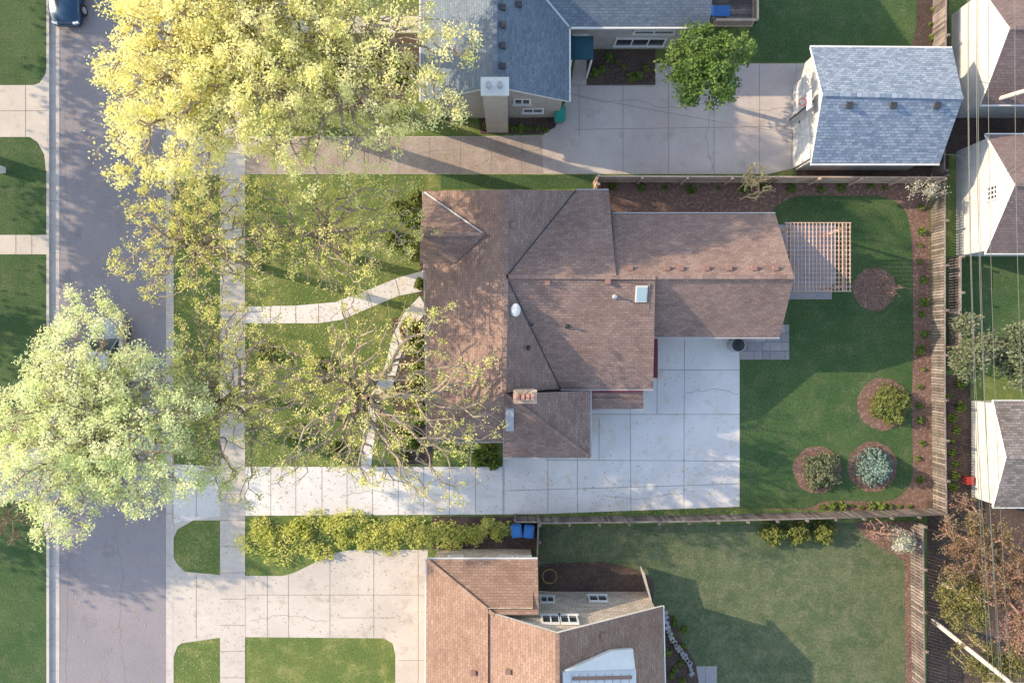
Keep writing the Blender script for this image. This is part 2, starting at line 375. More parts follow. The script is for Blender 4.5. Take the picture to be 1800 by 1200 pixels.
def house(name,base,label,cat,pieces,rmat,wmat,caps=(),inset=.3,trim=None,gut=True,wallz=0,gw=.08):
    E=empty(name,base,label,cat)
    mb,uvs,loops=roofmesh(pieces,caps)
    roof=mb.obj('roof',[rmat,trim or M['white']],E)
    me=roof.data; ul=me.uv_layers.new(name='UVMap')
    flatuv=[c for f in uvs for p in f for c in p]
    ul.data.foreach_set('uv',flatuv)
    wm=MB()
    for lp in loops:
        n=len(lp); ar=sum(lp[i].x*lp[(i+1)%n].y-lp[(i+1)%n].x*lp[i].y for i in range(n))
        if ar<0: lp=lp[::-1]
        ins=[]
        for i in range(n):
            a,b,c=lp[i-1],lp[i],lp[(i+1)%n]
            d1=Vector((b.x-a.x,b.y-a.y));d2=Vector((c.x-b.x,c.y-b.y))
            if d1.length<1e-6 or d2.length<1e-6: ins.append(Vector(b));continue
            d1.normalize();d2.normalize(); n1=Vector((-d1.y,d1.x));n2=Vector((-d2.y,d2.x))
            m=n1+n2
            if m.length<.2:m=n1.copy()
            m.normalize(); k=inset/max(.4,m.dot(n1))
            ins.append(Vector((b.x+m.x*k,b.y+m.y*k,b.z-.04)))
        for i in range(n):
            a,b=ins[i],ins[(i+1)%n]
            wm.add([(a.x,a.y,wallz),(b.x,b.y,wallz),b,a],[(0,1,2,3)])
            A,B=lp[i],lp[(i+1)%n]
            if gut and abs(A.z-B.z)<.05 and A.z<4.4:
                gm=MB(); d=(B-A).normalized(); o=Vector((d.y,-d.x,0))*.06
                gm.beam(A+o-Vector((0,0,.07)),B+o-Vector((0,0,.07)),gw,.11)
                gm.obj('gutter',trim or M['white'],E)
    wm.obj('wall',wmat,E)
    return E,roof
def window(E,c,w,h,face,cols=1,rows=1,mat=None,lab=None):
    r={'S':Vector((1,0,0)),'N':Vector((-1,0,0)),'W':Vector((0,-1,0)),'E':Vector((0,1,0))}[face]
    n={'S':Vector((0,-1,0)),'N':Vector((0,1,0)),'W':Vector((-1,0,0)),'E':Vector((1,0,0))}[face]
    u=Vector((0,0,1)); c=Vector(c); ax=(r,n,u); t=.09
    mb=MB()
    mb.box(c+u*(h/2),(w+t,.12,t),ax=ax); mb.box(c-u*(h/2)+n*.03,(w+t+.1,.18,t),ax=ax)
    for k in range(cols+1): mb.box(c+r*(-w/2+w*k/cols),(t if k in(0,cols) else .07,.11,h-t),ax=ax)
    for k in range(1,rows): mb.box(c+u*(-h/2+h*k/rows),(w-t,.07,.05),ax=ax)
    f=mb.obj('window',M['white'],E)
    g=MB(); g.box(c,(w-.02,.05,h-.02),ax=ax); g.obj('window_pane',mat or M['glass'],f)
    return f
def surf(A,B,C,px,py):
    A,B,C=[Vector(W(*p)) for p in (A,B,C)]; n=(B-A).cross(C-A)
    o=Vector((0,0,H)); d=Vector(W(px,py,0))-o
    return o+d*((A-o).dot(n)/d.dot(n)), (n.normalized() if n.z>0 else -n.normalized())
P1=({'A':(745,336,2.9),'B':(890,333,5.2),'E':(1012,335,2.9),'F':(1070,335,2.9),'G':(1083,484,5.2),'J':(890,486,5.2),'K':(1152,488,5.2),'L':(1148,683,2.9),'M':(985,683,2.9),'R':(886,690,5.2),'C':(752,775,2.9),'D':(884,775,2.9)},
 [['A','C','R','J','B'],['B','J','E'],['J','G','F','E'],['J','M','L','K','G'],['J','R','M'],['R','C','D']])
P2=({'a':(886,692,4.95),'b':(1037,687,2.9),'c':(1037,803,2.9),'d':(885,803,2.9)},[['a','b','c'],['a','c','d']])
P3=({'a':(1030,690,2.7),'b':(1131,690,2.7),'c':(1131,718,2.35),'d':(1036,718,2.35)},[['a','b','c','d']])
P4=({'n':(1076,376,2.9),'o':(1363,376,2.9),'p':(1396,487,5.12),'q':(1083,485,5.12),'s':(1371,592,2.9),'t':(1122,592,2.9)},[['n','q','p','o'],['q','t','s','p']])
P5=({'w':(738,412,4.7),'x':(852,412,4.75),'n':(744,338,2.98),'y':(800,462,3.85),'z':(738,462,2.8)},[['w','x','n'],['w','x','y','z']])
caps=[((890,333,5.2),(890,486,5.2)),((890,486,5.2),(886,690,5.2)),((890,486,5.2),(1152,488,5.2)),((1152,487,5.15),(1396,487,5.15)),((886,692,4.98),(1037,803,2.95)),((738,412,4.72),(852,412,4.78)),((886,690,5.2),(752,775,2.92))]
HM,RM=house('house',L(960,600),'brown shingled ranch house with a long rear wing','house',[P1,P2,P3,P4,P5],M['brown'],M['cream'],caps,trim=M['gutter'],gw=.07)
for p,q in (((890,486,5.22),(1012,335,2.93)),((890,486,5.22),(985,683,2.93))):
    vm=MB(); vm.beam(W(*p),W(*q),.07,.02); vm.obj('valley_flashing',M['dark'],RM)
vm=MB(); vm.beam(W(852,412,4.79),W(746,338,3.04),.08,.03); vm.obj('flashing',M['metal'],RM)
Nsl=((1083,485,5.12),(1076,376,2.9),(1363,376,2.9)); Ssl=((890,486,5.2),(985,683,2.9),(1148,683,2.9)); Esl=((890,486,5.2),(886,690,5.2),(985,683,2.9)); EN=((890,486,5.2),(890,333,5.2),(1012,335,2.9)); NN=((890,486,5.2),(1012,335,2.9),(1070,335,2.9))
vent0=None
for pl,x,y in [(Nsl,a,471) for a in (1107,1172,1196,1241,1281,1325,1362)]+[(Ssl,962,497),(Ssl,1068,495),(EN,902,396)]:
    p,n=surf(*pl,x,y)
    if vent0 is None:
        mb=MB(); mb.box(p+Vector((0,0,.04)),(.24,.22,.14)); mb.box(p+Vector((0,0,.12)),(.28,.26,.03)); vent0=mb.obj('roof_vent',M['terra'],RM); v0=p
    else:
        o=vent0.copy(); COL.objects.link(o); o.location=Vector(vent0.location)+(p-v0)
def put(mbf,name,mat,pl,x,y,par,smooth=False):
    p,n=surf(*pl,x,y); mb=MB(); mbf(mb,p,n); return mb.obj(name,mat,par,smooth=smooth)
def sky(mb,p,n):
    y=Vector((1,0,0)); x=y.cross(n).normalized(); mb.box(p+n*.04,(.86,.6,.1),ax=(x,y,n),mi=0); mb.box(p+n*.095,(.74,.48,.03),ax=(x,y,n),mi=1)
put(sky,'skylight',[M['white'],M['sky_glass']],Ssl,1127,516,RM)
def dome(mb,p,n):
    r=.27; c=p+Vector((0,0,.2)); mb.tube(p,c,.08)
    N=16; vs=[]
    for k in range(5):
        a=k/4*math.pi/2
        for i in range(N):
            t=2*math.pi*i/N; vs.append(c+Vector((math.cos(t)*r*math.cos(a),math.sin(t)*r*1.3*math.cos(a),.16*math.sin(a))))
    mb.add(vs,[(k*N+i,k*N+(i+1)%N,(k+1)*N+(i+1)%N,(k+1)*N+i) for k in range(4) for i in range(N)]+[tuple(range(N-1,-1,-1))])
put(dome,'turbine_vent',M['white'],Esl,906,545,RM)
def pipe(mb,p,n):
    mb.tube(p,p+Vector((0,0,.3)),.06,n=10); mb.tube(p+Vector((0,0,.0)),p+Vector((0,0,.1)),.15,.08,n=12)
for x,y in ((935,570),(928,611)): put(pipe,'vent_pipe',M['dark'],Esl,x,y,RM)
put(pipe,'vent_pipe',M['dark'],Ssl,997,573,RM)
put(pipe,'vent_pipe',M['metal'],Ssl,1081,521,RM)
c=Vector(W(923,697,6.2)); mb=MB(); mb.box((c.x,c.y,3.1),(1.05,.58,6.1)); ch=mb.obj('chimney',M['tanbrick'],RM)
mb=MB(); mb.box((c.x,c.y,6.2),(1.18,.68,.12)); mb.obj('chimney_cap',M['tanwood'],ch)
for i in range(4):
    mb=MB(); mb.box((c.x-.36+.24*i,c.y,6.36),(.17,.3,.22)); mb.obj('flue',M['brick'],ch)
mb=MB(); q=W(896,732,4.5); mb.box((q[0],q[1],4.15),(.42,1.5,.7)); mb.obj('chimney_saddle',M['metal'],RM)
mb=MB(); a=W(1028,686,2.8);b=W(1131,686,2.8); mb.beam(a,b,.2,.1); mb.obj('fascia_trim',M['red'],HM)
mb=MB(); a=W(1152,594,2.7);b=W(1152,664,2.7); mb.beam(a,b,.25,.1); mb.obj('fascia_trim',M['red'],HM)
def door(E,c,w,h,face,mat):
    r={'S':Vector((1,0,0)),'W':Vector((0,-1,0)),'E':Vector((0,1,0))}[face]; n={'S':Vector((0,-1,0)),'W':Vector((-1,0,0)),'E':Vector((1,0,0))}[face]
    u=Vector((0,0,1)); c=Vector(c); mb=MB(); ax=(r,n,u)
    mb.box(c,(w,.08,h),ax=ax)
    rows=4; cols=max(1,int(w/.6))
    for i in range(rows):
        for j in range(cols): mb.box(c+n*.05+r*(-w/2+w*(j+.5)/cols)+u*(-h/2+h*(i+.5)/rows),(w/cols*.8,.04,h/rows*.75),ax=ax)
    d=mb.obj('door',mat,E); mb=MB(); mb.box(c+n*.09+r*(w*.4 if w<1.5 else 0)-u*.1,(.12,.05,.04),ax=ax); mb.obj('handle',M['dark'],d); return d
e=Vector(W(1148,640,2.9)); door(HM,(e.x-.24,e.y+.2,1.1),2.6,2.2,'E',M['red'])
e=Vector(W(1090,683,2.9)); door(HM,(e.x-1.5,e.y+.6,1.1),.9,2.1,'S',M['red'])
e=Vector(W(745,520,2.9)); door(HM,(e.x+.24,e.y,1.05),1.0,2.1,'W',M['red'])
window(HM,(e.x+.28,e.y+3.2,1.6),1.6,1.3,'W',2); window(HM,(e.x+.28,e.y-3.4,1.6),2.2,1.3,'W',3)
e=Vector(W(1366,480,2.9)); window(HM,(e.x-.26,e.y-.6,1.5),1.8,1.9,'E',2)
Q1=({'a':(740,178,3.5),'b':(870,152,5.8),'c':(1000,178,3.5),'d':(1000,47,3.5),'e':(870,-109,5.8),'f':(1247,47,3.5),'g':(1262,-109,5.8),'h':(1247,-262,3.5),'i':(870,-420,5.8),'j':(740,-400,3.5),'k':(1000,-262,3.5),'l':(1000,-400,3.5)},
 [['a','b','e','i','j'],['b','c','d','e'],['d','f','g','e'],['e','g','h','k'],['e','k','l','i']])
HT,RT=house('house',L(900,100),'blue-grey roofed house with pale siding and tall chimney','house',[Q1],M['blue'],M['greyside'],[((870,152,5.8),(870,-420,5.8)),((870,-109,5.8),(1262,-109,5.8))])
vm=MB(); vm.beam(W(1000,47,3.56),W(870,-109,5.86),.12,.02); vm.obj('valley_flashing',M['metal'],RT)
wy=W(1000,178,3.5)[1]+.3
def hy(py,wally):
    return H*(1-wally/((600-py)/S))
for x,y,w,h in ((918,177,.85,.75),(937,193,1.1,.6)):
    z=hy(y,wy); k=(H-z)/H; window(HT,((x-900)/S*k,wy-.03,z),w,h,'S',2)
wy2=W(1003,47,3.5)[1]+.3
for x,y,w,h,cn in ((1125,73,2.8,.9,3),(1150,55,2.2,.35,2)):
    z=hy(y,wy2); k=(H-z)/H; window(HT,((x-900)/S*k,wy2-.03,z),w,h,'S',cn)
c=Vector(W(870,153,6.2)); mb=MB(); mb.box((c.x,c.y-.0,3.1),(1.25,.75,6.2)); ch=mb.obj('chimney',M['chim'],RT)
mb=MB(); mb.box((c.x,c.y,6.25),(1.4,.9,.12)); mb.obj('chimney_cap',M['white'],ch)
for i in (-.3,.25): mb=MB(); mb.tube((c.x+i,c.y,6.3),(c.x+i,c.y,6.6),.15); mb.obj('flue',M['metal'],ch)
mb=MB(); a=Vector(W(1023,84,2.9)); mb.box((a.x,a.y,2.85),(1.25,1.25,.12)); po=mb.obj('porch_roof',M['teal'],HT)
for i in (-.55,.55): mb=MB(); mb.box((a.x+i,a.y-.55,1.4),(.1,.1,2.8)); mb.obj('porch_post',M['white'],po)
door(HT,(a.x,wy2-.05,1.05),.95,2.1,'S',M['white'])
ESl=((870,152,5.8),(1000,178,3.5),(870,-109,5.8))
for x,y in ((884,15),(884,46),(884,82),(884,118),(912,10)):
    p,n=surf(*ESl,x,y); mb=MB(); mb.box(p+Vector((0,0,.06)),(.26,.26,.18)); mb.box(p+Vector((0,0,.16)),(.3,.3,.03)); mb.obj('roof_vent',M['dark'],RT)
Q=({'a':(1425,83,2.75),'b':(1674,85,2.75),'c':(1693,172,4.6),'d':(1652,287,2.75),'e':(1426,287,2.75),'f':(1446,166,4.6)},[['a','b','c','f'],['f','c','d','e']])
GB,GR=house('garage',L(1500,210),'detached garage with light blue shingles and white siding','garage',[Q],M['blue2'],M['whiteside'],[((1446,166,4.6),(1693,172,4.6))])
sl=((1446,166,4.6),(1693,172,4.6),(1652,287,2.75))
for x in (1492,1569,1646):
    p,n=surf(*sl,x,187); mb=MB(); mb.box(p+Vector((0,0,.06)),(.28,.28,.18)); mb.box(p+Vector((0,0,.16)),(.32,.32,.03)); mb.obj('roof_vent',M['dark'],GR)
gx=W(1425,180,2.75)[0]+.3
door(GB,(gx-.1,W(1425,190,2.75)[1]-.2,1.1),4.8,2.15,'W',M['white'])
def gable(x0,y0,y1,xe,hh,rh,ov=8):
    ym=(y0+y1)/2
    def im(x,y,h):
        k=H/(H-h); return (900+(x-900)*k,600+(y-600)*k,h)
    a=im(x0,y0,hh);b=im(x0,ym,rh);c=im(x0,y1,hh);d=im(xe,y1,hh);e=im(xe,ym,rh);f=im(xe,y0,hh)
    return ({'a':a,'b':b,'c':c,'d':d,'e':e,'f':f},[['a','b','e','f'],['b','c','d','e']]),(b,e)
g,(b,e)=gable(1668,22,212,1960,2.75,4.9); GA,_=house('garage',L(1690,110),'white garage with brown shingle roof','garage',[g],M['greyb'],M['whiteside'],[(b,e)],inset=.15,gw=.06)
g,(b,e)=gable(1676,262,455,1960,2.75,4.9); G2,_=house('garage',L(1690,360),'white garage with small square gable window','garage',[g],M['greyb'],M['whiteside'],[(b,e)],inset=.15,gw=.06)
window(G2,((1676-900)/S+.13,(600-359)/S,3.1),.75,.75,'W',3,3)
g,(b,e)=gable(1704,700,876,1960,2.0,3.0); G3,_=house('shed',L(1710,800),'low white shed with weathered shingle roof','shed',[g],M['weather'],M['whiteside'],[(b,e)],inset=.12,gw=.06)
B1=({'a':(750,983,2.9),'b':(945,983,2.9),'c':(947,1080,4.6),'d':(868,1080,4.6),'e':(868,1400,4.6),'f':(748,1400,2.9)},[['a','b','c','d'],['a','d','e','f']])
B2=({'a':(868,1078,4.62),'b':(980,1112,6.4),'c':(1165,1065,3.0),'d':(1172,1400,3.0),'e':(980,1440,6.4),'f':(868,1400,4.62)},[['a','b','e','f'],['b','c','d','e']])
HB,RB=house('house',L(950,1100),'tan brown shingled house with shake gable wall','house',[B1,B2],M['brown2'],M['shake'],[((980,1112,6.4),(980,1440,6.4)),((750,983,2.92),(868,1080,4.62))],gw=.06)
wy=W(1165,1065,3.0)[1]-.2
for x,y,w,h in ((962,1054,.75,.8),(1051,1052,1.0,.8),(968,1089,.9,.95),(1000,1089,.9,.95)):
    z=hy(y,wy-0.02); z=max(1.2,z); k=(H-z)/H; window(HB,((x-900)/S*k,wy+.0,z),w,h,'N',2)
wv=W(800,983,2.9)[1]-.3
for x in (800,890,921): window(HB,((x-900)/S*.95,wv+.03,1.9),.7,.5,'N',1)
ESB=((980,1112,6.4),(1165,1065,3.0),(980,1440,6.4))
def slab(pts,name,mat,par,up,th=.1):
    A=[]
    for x,y in pts:
        p,n=surf(*ESB,x,y); A.append(p+n*up)
    mb=MB(); N=len(A); mb.add(A+[p-n*th for p in A],[tuple(range(N)),tuple(range(2*N-1,N-1,-1))]+[(i,(i+1)%N,N+(i+1)%N,N+i) for i in range(N)])
    return mb.obj(name,mat,par),A,n
gl,A,n=slab([(990,1176),(1072,1140),(1108,1137),(1112,1172)],'dormer_roof',M['white'],RB,.22,.2)
g2,A2,n=slab([(988,1178),(1116,1174),(1118,1300),(988,1300)],'sunroom_roof',M['palemetal'],RB,.10)
mb=MB()
for i in range(1,9):
    x=988+i*14.5
    p,_n=surf(*ESB,x,1182);q,_n=surf(*ESB,x,1298); mb.beam(p+n*.115,q+n*.115,.03,.03,up=n)
mb.obj('roof_seams',M['metal'],g2)
mb=MB(); p,_n=surf(*ESB,1004,1190);q,_n=surf(*ESB,1108,1188); mb.beam(p+n*.13,q+n*.13,.16,.03,up=n); mb.obj('rust_strip',M['terra'],g2)
for x,y in ((1060,1115),(832,1180),(893,1178)):
    pl=ESB if x>980 else ((980,1112,6.4),(868,1078,4.62),(980,1440,6.4))
    if x<868: pl=((750,983,2.9),(868,1080,4.6),(748,1400,2.9))
    p,_n=surf(*pl,x,y); mb=MB(); mb.box(p+Vector((0,0,.06)),(.22,.22,.18)); mb.box(p+Vector((0,0,.16)),(.26,.26,.03)); mb.obj('roof_vent',M['terra'],RB)
# ---------------------------------------------------------------- fences
def fence(pts,h,label,mat,pw=.14,gap=.015,inner=1,psp=2.4,jit=.03):
    A=Vector(L(*pts[0]));E=empty('fence',A,label,'fence')
    mb=MB(); posts=[]; rm=MB(); rr=random.Random(len(label))
    for a,b in zip(pts[:-1],pts[1:]):
        P=Vector(L(*a));Q=Vector(L(*b)); d=Q-P;n=int(d.length/(pw+gap)); u=d.normalized(); ang=math.atan2(u.y,u.x); nn=Vector((-u.y,u.x,0))*inner
        for i in range(n):
            hh=h+rr.uniform(-jit,jit); c=P+u*((i+.5)*d.length/n)
            mb.box((c.x,c.y,hh/2+.03),(pw,.022,hh),a=ang+rr.uniform(-.03,.03))
        for z in (.35,h-.3): rm.beam(P+Vector((0,0,z))+nn*.05,Q+Vector((0,0,z))+nn*.05,.045,.09)
        rm.beam(P+Vector((0,0,h+.06)),Q+Vector((0,0,h+.06)),.08,.03)
        k=max(1,round(d.length/psp))
        for i in range(k+1): posts.append((P+u*(d.length*i/k)+nn*.1,ang))
    mb.obj('pickets',mat,E); rm.obj('rail',mat,E)
    p0=None
    for p,a in posts:
        if p0 is None:
            m=MB(); m.box((p.x,p.y,(h+.15)/2),(.11,.11,h+.15)); m.box((p.x,p.y,h+.17),(.14,.14,.03)); o0=m.obj('post',mat,E); p0=p
        else:
            o=o0.copy(); COL.objects.link(o); o.location=p-p0
    return E
fence([(1637,318),(1637,700),(1640,906)],1.2,'tall weathered grey board fence beside mulch bed',M['wood'],inner=1,pw=.12,gap=.04,jit=.06)
fence([(947,908),(1200,905),(1450,899),(1637,893)],1.35,'weathered board fence between driveway and lawn',M['wood'],inner=-1,psp=1.7)
fence([(1044,334),(1044,320),(1350,321),(1634,322)],1.35,'light tan wooden fence along the driveway',M['tanwood'],inner=-1)
fence([(1600,915),(1601,1060),(1604,1260)],1.2,'grey slatted fence beside dry lawn',M['wood'],gap=.05,inner=1,jit=.06)
fence([(1640,-60),(1638,150),(1636,310)],1.2,'weathered board fence behind the garage',M['wood'],inner=1)
fence([(905,907),(945,907),(943,975)],1.2,'short wooden gate fence beside recycling bins',M['wood'],inner=1,psp=1.2)
fence([(1668,455),(1668,640)],1.0,'low wooden garden fence',M['wood'],inner=1)
mb=MB(); a=L(1124,992);b=L(1132,1022);c=L(1139,1048)
mb.beam((a[0],a[1],.8),(b[0],b[1],.8),.05,1.2); mb.beam((b[0],b[1],.8),(c[0],c[1],.8),.05,1.2)
mb.obj('screen_panel',M['gutter'],base=L(1132,1020),label='white vinyl privacy screen by the house',cat='screen')
PE=empty('pergola',L(1430,455),'natural pinkish wood pergola with crossed slats','pergola')
x0,y0=W(1378,392,2.55)[:2]; x1,y1=W(1495,512,2.55)[:2]
mb=MB()
for i in range(16):
    y=y0+(y1-y0)*i/15; mb.box(((x0+x1)/2,y,2.6),(x1-x0,.042,.13))
mb.obj('rafters',M['pergola'],PE)
mb=MB()
for i in range(18):
    x=x0+.1+(x1-x0-.2)*i/17; mb.box((x,(y0+y1)/2,2.70),(.036,y0-y1,.04))
mb.obj('top_slats',M['pergola'],PE)
for x in (x0+.35,x1-.35): mb=MB(); mb.box((x,(y0+y1)/2,2.45),(.1,y0-y1,.18)); mb.obj('beam',M['pergola'],PE)
for x in (x0+.35,x1-.35):
    for y in (y0-.3,y1+.3): mb=MB(); mb.box((x,y,1.19),(.14,.14,2.34)); mb.box((x,y,.08),(.2,.2,.14)); mb.obj('post',M['pergola'],PE)
# ---------------------------------------------------------------- small things
def bin_(x,y,mat,label,rot=0,grp=None,sc_=1):
    b=L(x,y); E=empty('wheeled_bin',b,label,'bin',grp); B=Vector(b)
    mb=MB(); vs=[]
    for z,w,d in ((.1,.24,.26),(1.0,.30,.36)):
        for i,j in ((-1,-1),(1,-1),(1,1),(-1,1)): vs.append(B+Vector((i*w,j*d,z)))
    mb.add(vs,[(3,2,1,0),(4,5,6,7),(0,1,5,4),(1,2,6,5),(2,3,7,6),(3,0,4,7)]); mb.box(B+Vector((0,0,1.0)),(.66,.78,.05)); mb.obj('bin_body',mat,E)
    mb=MB(); mb.box(B+Vector((0,-.02,1.05)),(.62,.7,.05)); mb.box(B+Vector((0,-.02,1.09)),(.45,.5,.04)); l=mb.obj('lid',mat,E)
    mb=MB(); mb.tube(B+Vector((-.28,.44,1.0)),B+Vector((.28,.44,1.0)),.025); mb.obj('handle',mat,E)
    for s in (-1,1): mb=MB(); mb.tube(B+Vector((s*.3,.3,.12)),B+Vector((s*.36,.3,.12)),.12,n=14); mb.obj('wheel',M['rubber'],E)
    E.rotation_euler=(0,0,rot); E.scale=(sc_,)*3; return E
bin_(908,926,M['bluep'],'blue wheeled recycling bin beside the fence',.1,'blue recycling bins',.9); bin_(929,927,M['bluep'],'blue wheeled recycling bin beside the fence',-.1,'blue recycling bins',.9)
bin_(982,210,M['greenp'],'teal green wheeled bin against the siding')
b=Vector(L(1697,842)); mb=MB(); mb.prism([(b.x-.16,b.y-.2),(b.x+.16,b.y-.2),(b.x+.18,b.y+.2),(b.x-.18,b.y+.2)],0,.4); mb.box(b+Vector((0,0,.43)),(.4,.46,.06)); mb.box(b+Vector((0,0,.48)),(.2,.05,.05)); mb.obj('storage_box',M['redp'],base=b,label='small red lidded box beside shed',cat='box')
b=Vector(L(6,300)); E=empty('utility_box',b,'pale square utility pedestal on lawn','utility box'); mb=MB(); mb.box(b+Vector((0,0,.35)),(.36,.36,.6)); mb.obj('cabinet',M['white'],E); mb=MB(); mb.box(b+Vector((0,0,.68)),(.42,.42,.06)); mb.box(b+Vector((0,0,.73)),(.3,.3,.04)); mb.obj('lid',M['metal'],E)
b=Vector(L(1290,606)); E=empty('air_conditioner',b,'round dark air conditioner unit on the patio edge','air conditioner'); mb=MB(); mb.tube(b+Vector((0,0,.05)),b+Vector((0,0,.8)),.42,.42,20); mb.obj('casing',M['metal'],E)
mb=MB(); mb.tube(b+Vector((0,0,.8)),b+Vector((0,0,.84)),.36,.36,20)
for i in range(8):
    t=i*math.pi/8; d=Vector((math.cos(t),math.sin(t),0)); mb.beam(b+d*-.4+Vector((0,0,.87)),b+d*.4+Vector((0,0,.87)),.015,.015)
mb.obj('fan_grille',M['dark'],E)
mb=MB()
b=Vector(L(966,1012))
for k in range(2):
    pr=None
    for i in range(25):
        t=2*math.pi*i/24; p=b+Vector((math.cos(t)*(.4+k*.03),math.sin(t)*(.4+k*.03),.04+k*.02))
        if pr: mb.tube(pr,p,.014,n=5)
        pr=p
mb.obj('garden_hose',M['yellowhose'],base=b,label='coiled yellow garden hose on bare soil',cat='hose')
b=Vector((gx-.35,W(1420,180,3)[1],0)); E=empty('basketball_hoop',b,'basketball hoop with red rim in front of garage','basketball hoop')
mb=MB(); mb.tube(b,b+Vector((0,0,3.2)),.04); mb.beam(b+Vector((0,0,3.1)),b+Vector((-.25,0,3.2)),.05,.05); mb.obj('pole',M['dark'],E)
mb=MB(); mb.box(b+Vector((-.27,0,3.3)),(.04,.95,.6)); mb.obj('backboard',M['white'],E)
mb=MB(); c=b+Vector((-.52,0,3.05)); pr=None
for i in range(17):
    t=2*math.pi*i/16; p=c+Vector((math.cos(t)*.2,math.sin(t)*.2,0))
    if pr: mb.tube(pr,p,.025,n=6)
    pr=p
mb.beam(c+Vector((.17,0,0)),c+Vector((.26,0,0)),.15,.05); mb.obj('rim',M['redp'],E)
x0,y0=W(1250,48,.6)[:2]; x1,y1=W(1322,-90,.6)[:2]
E=empty('deck',(x0,y0,0),'grey wooden deck with railing behind the house','deck')
mb=MB()
n=int((y1-y0)/.15)
for i in range(n): mb.box(((x0+x1)/2,y0+.15*(i+.5),.6),(x1-x0,.138,.04))
mb.obj('deck_boards',M['wood'],E)
mb=MB()
for p,q in (((x0,y0),(x1,y0)),((x1,y0),(x1,y1))):
    mb.beam((p[0],p[1],1.5),(q[0],q[1],1.5),.12,.05); mb.beam((p[0],p[1],.75),(q[0],q[1],.75),.05,.07)
    n=int((Vector(p)-Vector(q)).length/.13)
    for i in range(n+1):
        t=i/n; mb.box((p[0]+(q[0]-p[0])*t,p[1]+(q[1]-p[1])*t,1.1),(.04,.04,.8))
mb.obj('railing',M['tanwood'],E)
c=Vector(W(1262,25,.62)); E=empty('lounge_chair',c,'bright blue cushioned lounge chair on the deck','chair')
mb=MB(); mb.box(c+Vector((.1,0,.35)),(.95,.6,.07)); mb.box(c+Vector((-.6,0,.5)),(.5,.6,.07),ax=(Vector((.86,0,-.5)),Vector((0,1,0)),Vector((.5,0,.86)))); mb.obj('seat',M['bluep'],E)
for i in (-1,1):
    for j in (-1,1): mb=MB(); mb.box(c+Vector((.1+i*.4,j*.26,.16)),(.05,.05,.32)); mb.obj('leg',M['white'],E)
mb=MB(); pts=[(1168,1075),(1172,1100),(1180,1120),(1190,1135),(1202,1150),(1212,1165),(1216,1190)]
for a,b in zip(pts[:-1],pts[1:]):
    for t in (0,.33,.66):
        x=a[0]+(b[0]-a[0])*t;y=a[1]+(b[1]-a[1])*t; p=L(x,y,.1); mb.box(p,(.26+random.random()*.1,.2,.2),a=random.uniform(0,3))
mb.obj('stone_edging',M['stone'],base=L(1190,1135),label='curved dry stone garden edging',cat='garden edging')
M['pw']=pmat('pale_pole_wood',(.46,.41,.35),(.54,.48,.42),big=2,fine=9,amt=.2,bump=.3)
def pole(b,top,label):
    E=empty('utility_pole',b,label,'utility pole','wooden utility poles'); b=Vector(b);t=Vector(top)
    mb=MB(); mb.tube(b,t,.14,.10,10); mb.obj('pole_shaft',M['pw'],E)
    mb=MB(); c=t-Vector((0,0,.3)); mb.beam(c+Vector((-1.5,.12,0)),c+Vector((1.3,.12,0)),.1,.12); mb.obj('crossarm',M['pw'],E)
    for k in (-1.4,-.9,-.4,.9): mb=MB(); mb.tube(c+Vector((k,.12,.06)),c+Vector((k,.12,.25)),.05,.03,8); mb.obj('insulator',M['white'],E)
    return E
pA=L(1640,1090); tA=W(1792,1212,7.6); pole(pA,tA,'pale wooden utility pole behind the fence')
pB=(22.9,31,0); tB=(23.3,31,7.6); pole(pB,tB,'pale wooden utility pole behind the fence')
pC=L(1690,194); tC=W(1835,150,5.6)
E=empty('service_pole',pC,'slightly leaning pale service pole between garages','utility pole','wooden utility poles'); mb=MB(); mb.tube(pC,tC,.14,.11,10); mb.obj('pole_shaft',M['pw'],E); mb=MB(); t=Vector(tC); mb.tube(t-Vector((.3,0,.6)),t-Vector((.3,0,.1)),.14,n=12); mb.obj('transformer',M['metal'],E)
def wire(p,q,sag,label,r=.012):
    p=Vector(p);q=Vector(q);mb=MB();pr=None
    for i in range(21):
        t=i/20; x=p.lerp(q,t)-Vector((0,0,sag*4*t*(1-t)))
        if pr: mb.tube(pr,x,r,n=5)
        pr=x
    mb.obj('power_line',M['wire'],base=p,label=label,cat='power line',group='overhead power lines')
M['wire']=flat('wire_black',(.06,.07,.06),.5)
for k in (-1.4,-.9,-.4,.9):
    wire((tA[0]+k,tA[1]+.12,tA[2]),(tB[0]+k,tB[1]+.12,tB[2]),.9,'thin dark overhead power line between poles')
for dx in (-1.1,-.7): wire((tA[0]+dx+.6,tA[1],6.6),(tB[0]+dx+.5,tB[1],6.6),1.1,'thin dark overhead power line between poles',.015)
wire(tC,(22.6,12.6,6.9),.2,'short overhead service wire to garage pole'); wire(W(1000,165,4.6),(22.4,9,6.6),.6,'long service wire crossing the driveway',.009)
